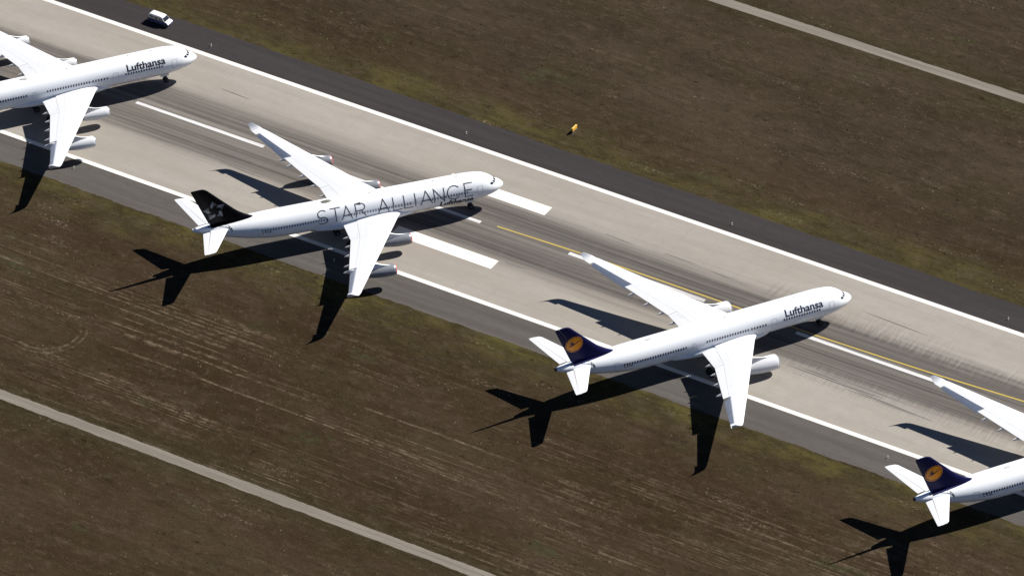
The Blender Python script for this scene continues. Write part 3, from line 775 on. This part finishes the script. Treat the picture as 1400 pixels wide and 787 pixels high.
    # landing gear
    def leg(x, y, zt, name_, rr, axles, yoff, dia=.17):
        bm = bmesh.new(); add_cyl(bm, PT(x, y, rr), PT(x, y, zt), dia, dia*1.15); add_cyl(bm, PT(x, y, rr+.5), PT(x+.0, y, rr+1.0), dia*1.5)
        add_cyl(bm, PT(x, y, rr+.9), PT(x-1.3 if len(axles) == 1 else x+.0, y*.55 if len(axles) > 1 else y, zt), .08)
        if len(axles) > 1: add_cyl(bm, PT(x+axles[0], y, rr), PT(x+axles[-1], y, rr), .13)
        for ax in axles: add_cyl(bm, PT(x+ax, y-yoff, rr), PT(x+ax, y+yoff, rr), .09)
        g_ = link(name_, bm, A['metal'], root)
        for ax in axles:
            for s in (-1, 1): wheel(g_, PT(x+ax, y+s*yoff, rr), rr, .42 if rr > .6 else .34)
        return g_
    ng = leg(6.67, 0, 2.7, 'nose_gear', .52, (0,), .36)
    bm = bmesh.new()
    for s in (-1, 1): add_box(bm, PT(7.9, s*.55-.02, 1.9), PT(6.0, s*.55+.02, 2.65)) if False else None
    for s in (-1, 1):
        lo = (REF-8.0, s*.56-.02, 1.75); hi = (REF-6.2, s*.56+.02, 2.62); add_box(bm, lo, hi)
    link('gear_door', bm, A['white'], ng)
    for s in (1, -1): leg(32.2, s*5.34, 4.2, 'main_gear', .68, (-.95, .95), .66, .22)
    if kind_ == 4: leg(34.3, 0, 3.0, 'centre_gear', .6, (0,), .5, .18)
    del root['_grey']
    return root

def copy_tree(o, parent=None):
    c = o.copy(); COL.objects.link(c)
    if parent is not None: c.parent = parent
    for ch in list(o.children): copy_tree(ch, c)
    return c

GRP = 'airliners parked nose to tail on the runway'
p1 = airliner('airliner', 4, 'plain', (-552.18, 15.03), 53.558)
p2 = airliner('airliner', 4, 'star', (-477.35, 8.75), 50.088)
p3 = airliner('airliner', 3, 'crane', (-401.78, 10.68), 56.932)
p4 = copy_tree(p3)
hh = math.radians(56.974); p4.location = (-326.71+X0-REF*math.cos(hh), 10.42-REF*math.sin(hh), .014); p4.rotation_euler = (0, 0, hh)
tag(p1, 'white four-engined airliner with pale engines, its tail cut off by the left edge', 'airliner', GRP)
tag(p2, 'white four-engined airliner with black tail fin, silver star emblem and large thin lettering', 'airliner', GRP)
tag(p3, 'white twin-engined airliner with blue tail and orange disc, seen whole from nose to tail', 'airliner', GRP)
tag(p4, 'white airliner with blue tail, only its tail and far wing inside the right edge', 'airliner', GRP)

# ------------------------------------------------------------------ van
def van():
    root = tag(empty('van', (-568.6+X0, 27.1, .006), math.radians(-1.5)), 'white van with a dark blue side band driving on the far runway shoulder', 'van')
    Lh, Wh = 2.5, .97
    # side outline (x forward, z up)
    lower = [(-2.5, .35), (-2.52, .95), (-2.45, 1.12), (1.35, 1.15), (2.2, .98), (2.44, .78), (2.5, .5), (2.42, .32)]
    upper = [(-2.45, 1.12), (-2.36, 1.5), (-2.2, 1.88), (-1.9, 1.95), (.75, 1.93), (1.0, 1.84), (1.75, 1.13), (1.35, 1.15)]
    wh = plain('white_car_paint', (.80, .80, .79), .25, .5); bl = plain('blue_car_band', (.03, .04, .14), .3, .5); sv_ = plain('grey_blue_car_paint', (.10, .11, .19), .3, .5)
    gl = plain('car_glass', (.02, .023, .03), .08, .6)
    def extr(P, wf, mat, name, par):
        bm = bmesh.new(); a = [bm.verts.new((x, -wf(z), z)) for x, z in P]; b = [bm.verts.new((x, wf(z), z)) for x, z in P]
        bm.faces.new(a); bm.faces.new(b[::-1]); n = len(P)
        for i in range(n): bm.faces.new((a[i], b[i], b[(i+1) % n], a[(i+1) % n]))
        bmesh.ops.recalc_face_normals(bm, faces=bm.faces)
        bmesh.ops.bevel(bm, geom=[e for e in bm.edges if e.calc_face_angle(0) > .5], offset=.06, segments=2, affect='EDGES')
        return link(name, bm, mat, par)
    body = extr(lower, lambda z: .97 if z > .4 else .93, sv_, 'body', root)
    cab = extr(upper, lambda z: .95-(z-1.12)*.20, wh, 'cabin', root)
    bm = bmesh.new(); add_box(bm, (-1.95, -.72, 1.93), (.7, .72, 1.985), .02); link('roof_panel', bm, wh, root)
    extr([(1.05, 1.10), (1.45, 1.19), (2.2, 1.02), (2.46, .82), (2.3, .78), (1.4, 1.05)], lambda z: .90, wh, 'bonnet', root)
    for s in (1, -1):
        for (x0, x1, xt0, xt1) in ((-2.2, -1.1, -2.08, -1.1), (-1.02, .12, -1.02, .12), (.2, 1.45, .2, .88)):
            bm = bmesh.new(); o_ = .012
            P = [(x0, 1.22), (x1, 1.22), (xt1, 1.72), (xt0, 1.72)]
            bm.faces.new([bm.verts.new((x, s*(.95-(z-1.12)*.20+o_), z)) for x, z in P]); link('side_window', bm, gl, cab)
        bm = bmesh.new(); bm.faces.new([bm.verts.new((x, s*.983, z)) for x, z in ((-2.4, .62), (2.2, .62), (2.2, .84), (-2.4, .84))]); link('side_band', bm, bl, body)
        bm = bmesh.new(); add_box(bm, (1.2, s*.97-.02 if s > 0 else s*.97-.2, 1.18), (1.35, s*.97+.2 if s > 0 else s*.97+.02, 1.36), .02); link('mirror', bm, gl, cab)
        for xw in (1.55, -1.5):
            bm = bmesh.new(); add_cyl(bm, (xw, s*.72, .33), (xw, s*.985, .33), .34, None, 20); wl = link('wheel', bm, A['tyre'], root)
            bm = bmesh.new(); add_cyl(bm, (xw, s*.98, .33), (xw, s*1.0, .33), .2, None, 14); link('rim', bm, A['metal'], wl)
        bm = bmesh.new(); add_box(bm, (2.32, s*.78-.13, .66), (2.49, s*.78+.13, .82), .03); link('headlight', bm, plain('lamp_glass', (.5, .5, .52), .1, .6), body)
    bm = bmesh.new(); n = Vector((.71, 0, .75)).normalized()*.015
    bm.faces.new([bm.verts.new((x+n.x, y, z+n.z)) for x, y, z in ((1.68, -.84, 1.20), (1.68, .84, 1.20), (1.06, .74, 1.78), (1.06, -.74, 1.78))]); link('windscreen', bm, gl, cab)
    bm = bmesh.new(); bm.faces.new([bm.verts.new(p) for p in ((-2.425, -.8, 1.2), (-2.425, .8, 1.2), (-2.32, .72, 1.66), (-2.32, -.72, 1.66))]); link('rear_window', bm, gl, cab)
van()

# ------------------------------------------------------------------ sign in the grass
def sign():
    root = tag(empty('sign', (-477.2+X0, 37.0, 0), 0), 'small yellow board sign on short legs in the grass beyond the runway', 'sign')
    yel = plain('yellow_sign_paint', (.80, .42, .06), .5, .3)
    bm = bmesh.new(); add_box(bm, (-.16, -.85, .40), (.16, .85, 1.15), .03); b = link('board', bm, yel, root)
    bm = bmesh.new(); add_box(bm, (-.18, -.87, 1.15), (.18, .87, 1.19), .01); link('top_cap', bm, plain('sign_cap', (.75, .5, .12), .5), b)
    for y in (-.7, .7):
        bm = bmesh.new(); add_cyl(bm, (0, y, 0), (0, y, .46), .05); add_box(bm, (-.14, y-.14, 0), (.14, y+.14, .05)); link('leg', bm, A['metal'], root)
    bm = bmesh.new(); add_box(bm, (-.5, -1.25, -.05), (.5, 1.25, .03)); link('footing', bm, plain('sign_footing_soil', (.035, .028, .018), .9), root)
sign()

# ------------------------------------------------------------------ runway edge lights
lm = plain('light_glass', (.75, .76, .72), .2, .5); lb = plain('light_base', (.32, .31, .26), .6)
names = {(-555.2, 25.2): 'small runway edge light on the dark shoulder, leftmost on the far side',
         (-495.2, 25.2): 'small runway edge light on the dark shoulder, second from left on the far side',
         (-435.2, 25.2): 'small runway edge light on the dark shoulder, third from left on the far side',
         (-375.2, 25.2): 'small runway edge light on the dark shoulder, rightmost on the far side',
         (-555.2, -25.3): 'small runway edge light on the grey shoulder in the shadow of the leftmost airliner',
         (-435.2, -25.3): 'small runway edge light on the grey shoulder behind the tail of the whole blue-tailed airliner',
         (-375.2, -25.3): 'small runway edge light on the grey shoulder at the right, left of the last airliner',
         (-495.2, -25.3): 'small runway edge light on the grey shoulder under the shadow of the black-tailed airliner'}
for (x, y), lab in names.items():
    t = tag(empty('runway_light', (x+X0, y, .006)), lab, 'runway light', 'runway edge lights')
    bm = bmesh.new(); add_cyl(bm, (0, 0, 0), (0, 0, .05), .17, .15); add_cyl(bm, (0, 0, .05), (0, 0, .28), .045); add_cyl(bm, (0, 0, .26), (0, 0, .34), .09, .11); link('base', bm, lb, t)
    bm = bmesh.new(); bmesh.ops.create_uvsphere(bm, u_segments=12, v_segments=8, radius=.12)
    for v in bm.verts: v.co.z = .36+max(v.co.z, -.02)*1.3
    link('lens', bm, lm, t, True)
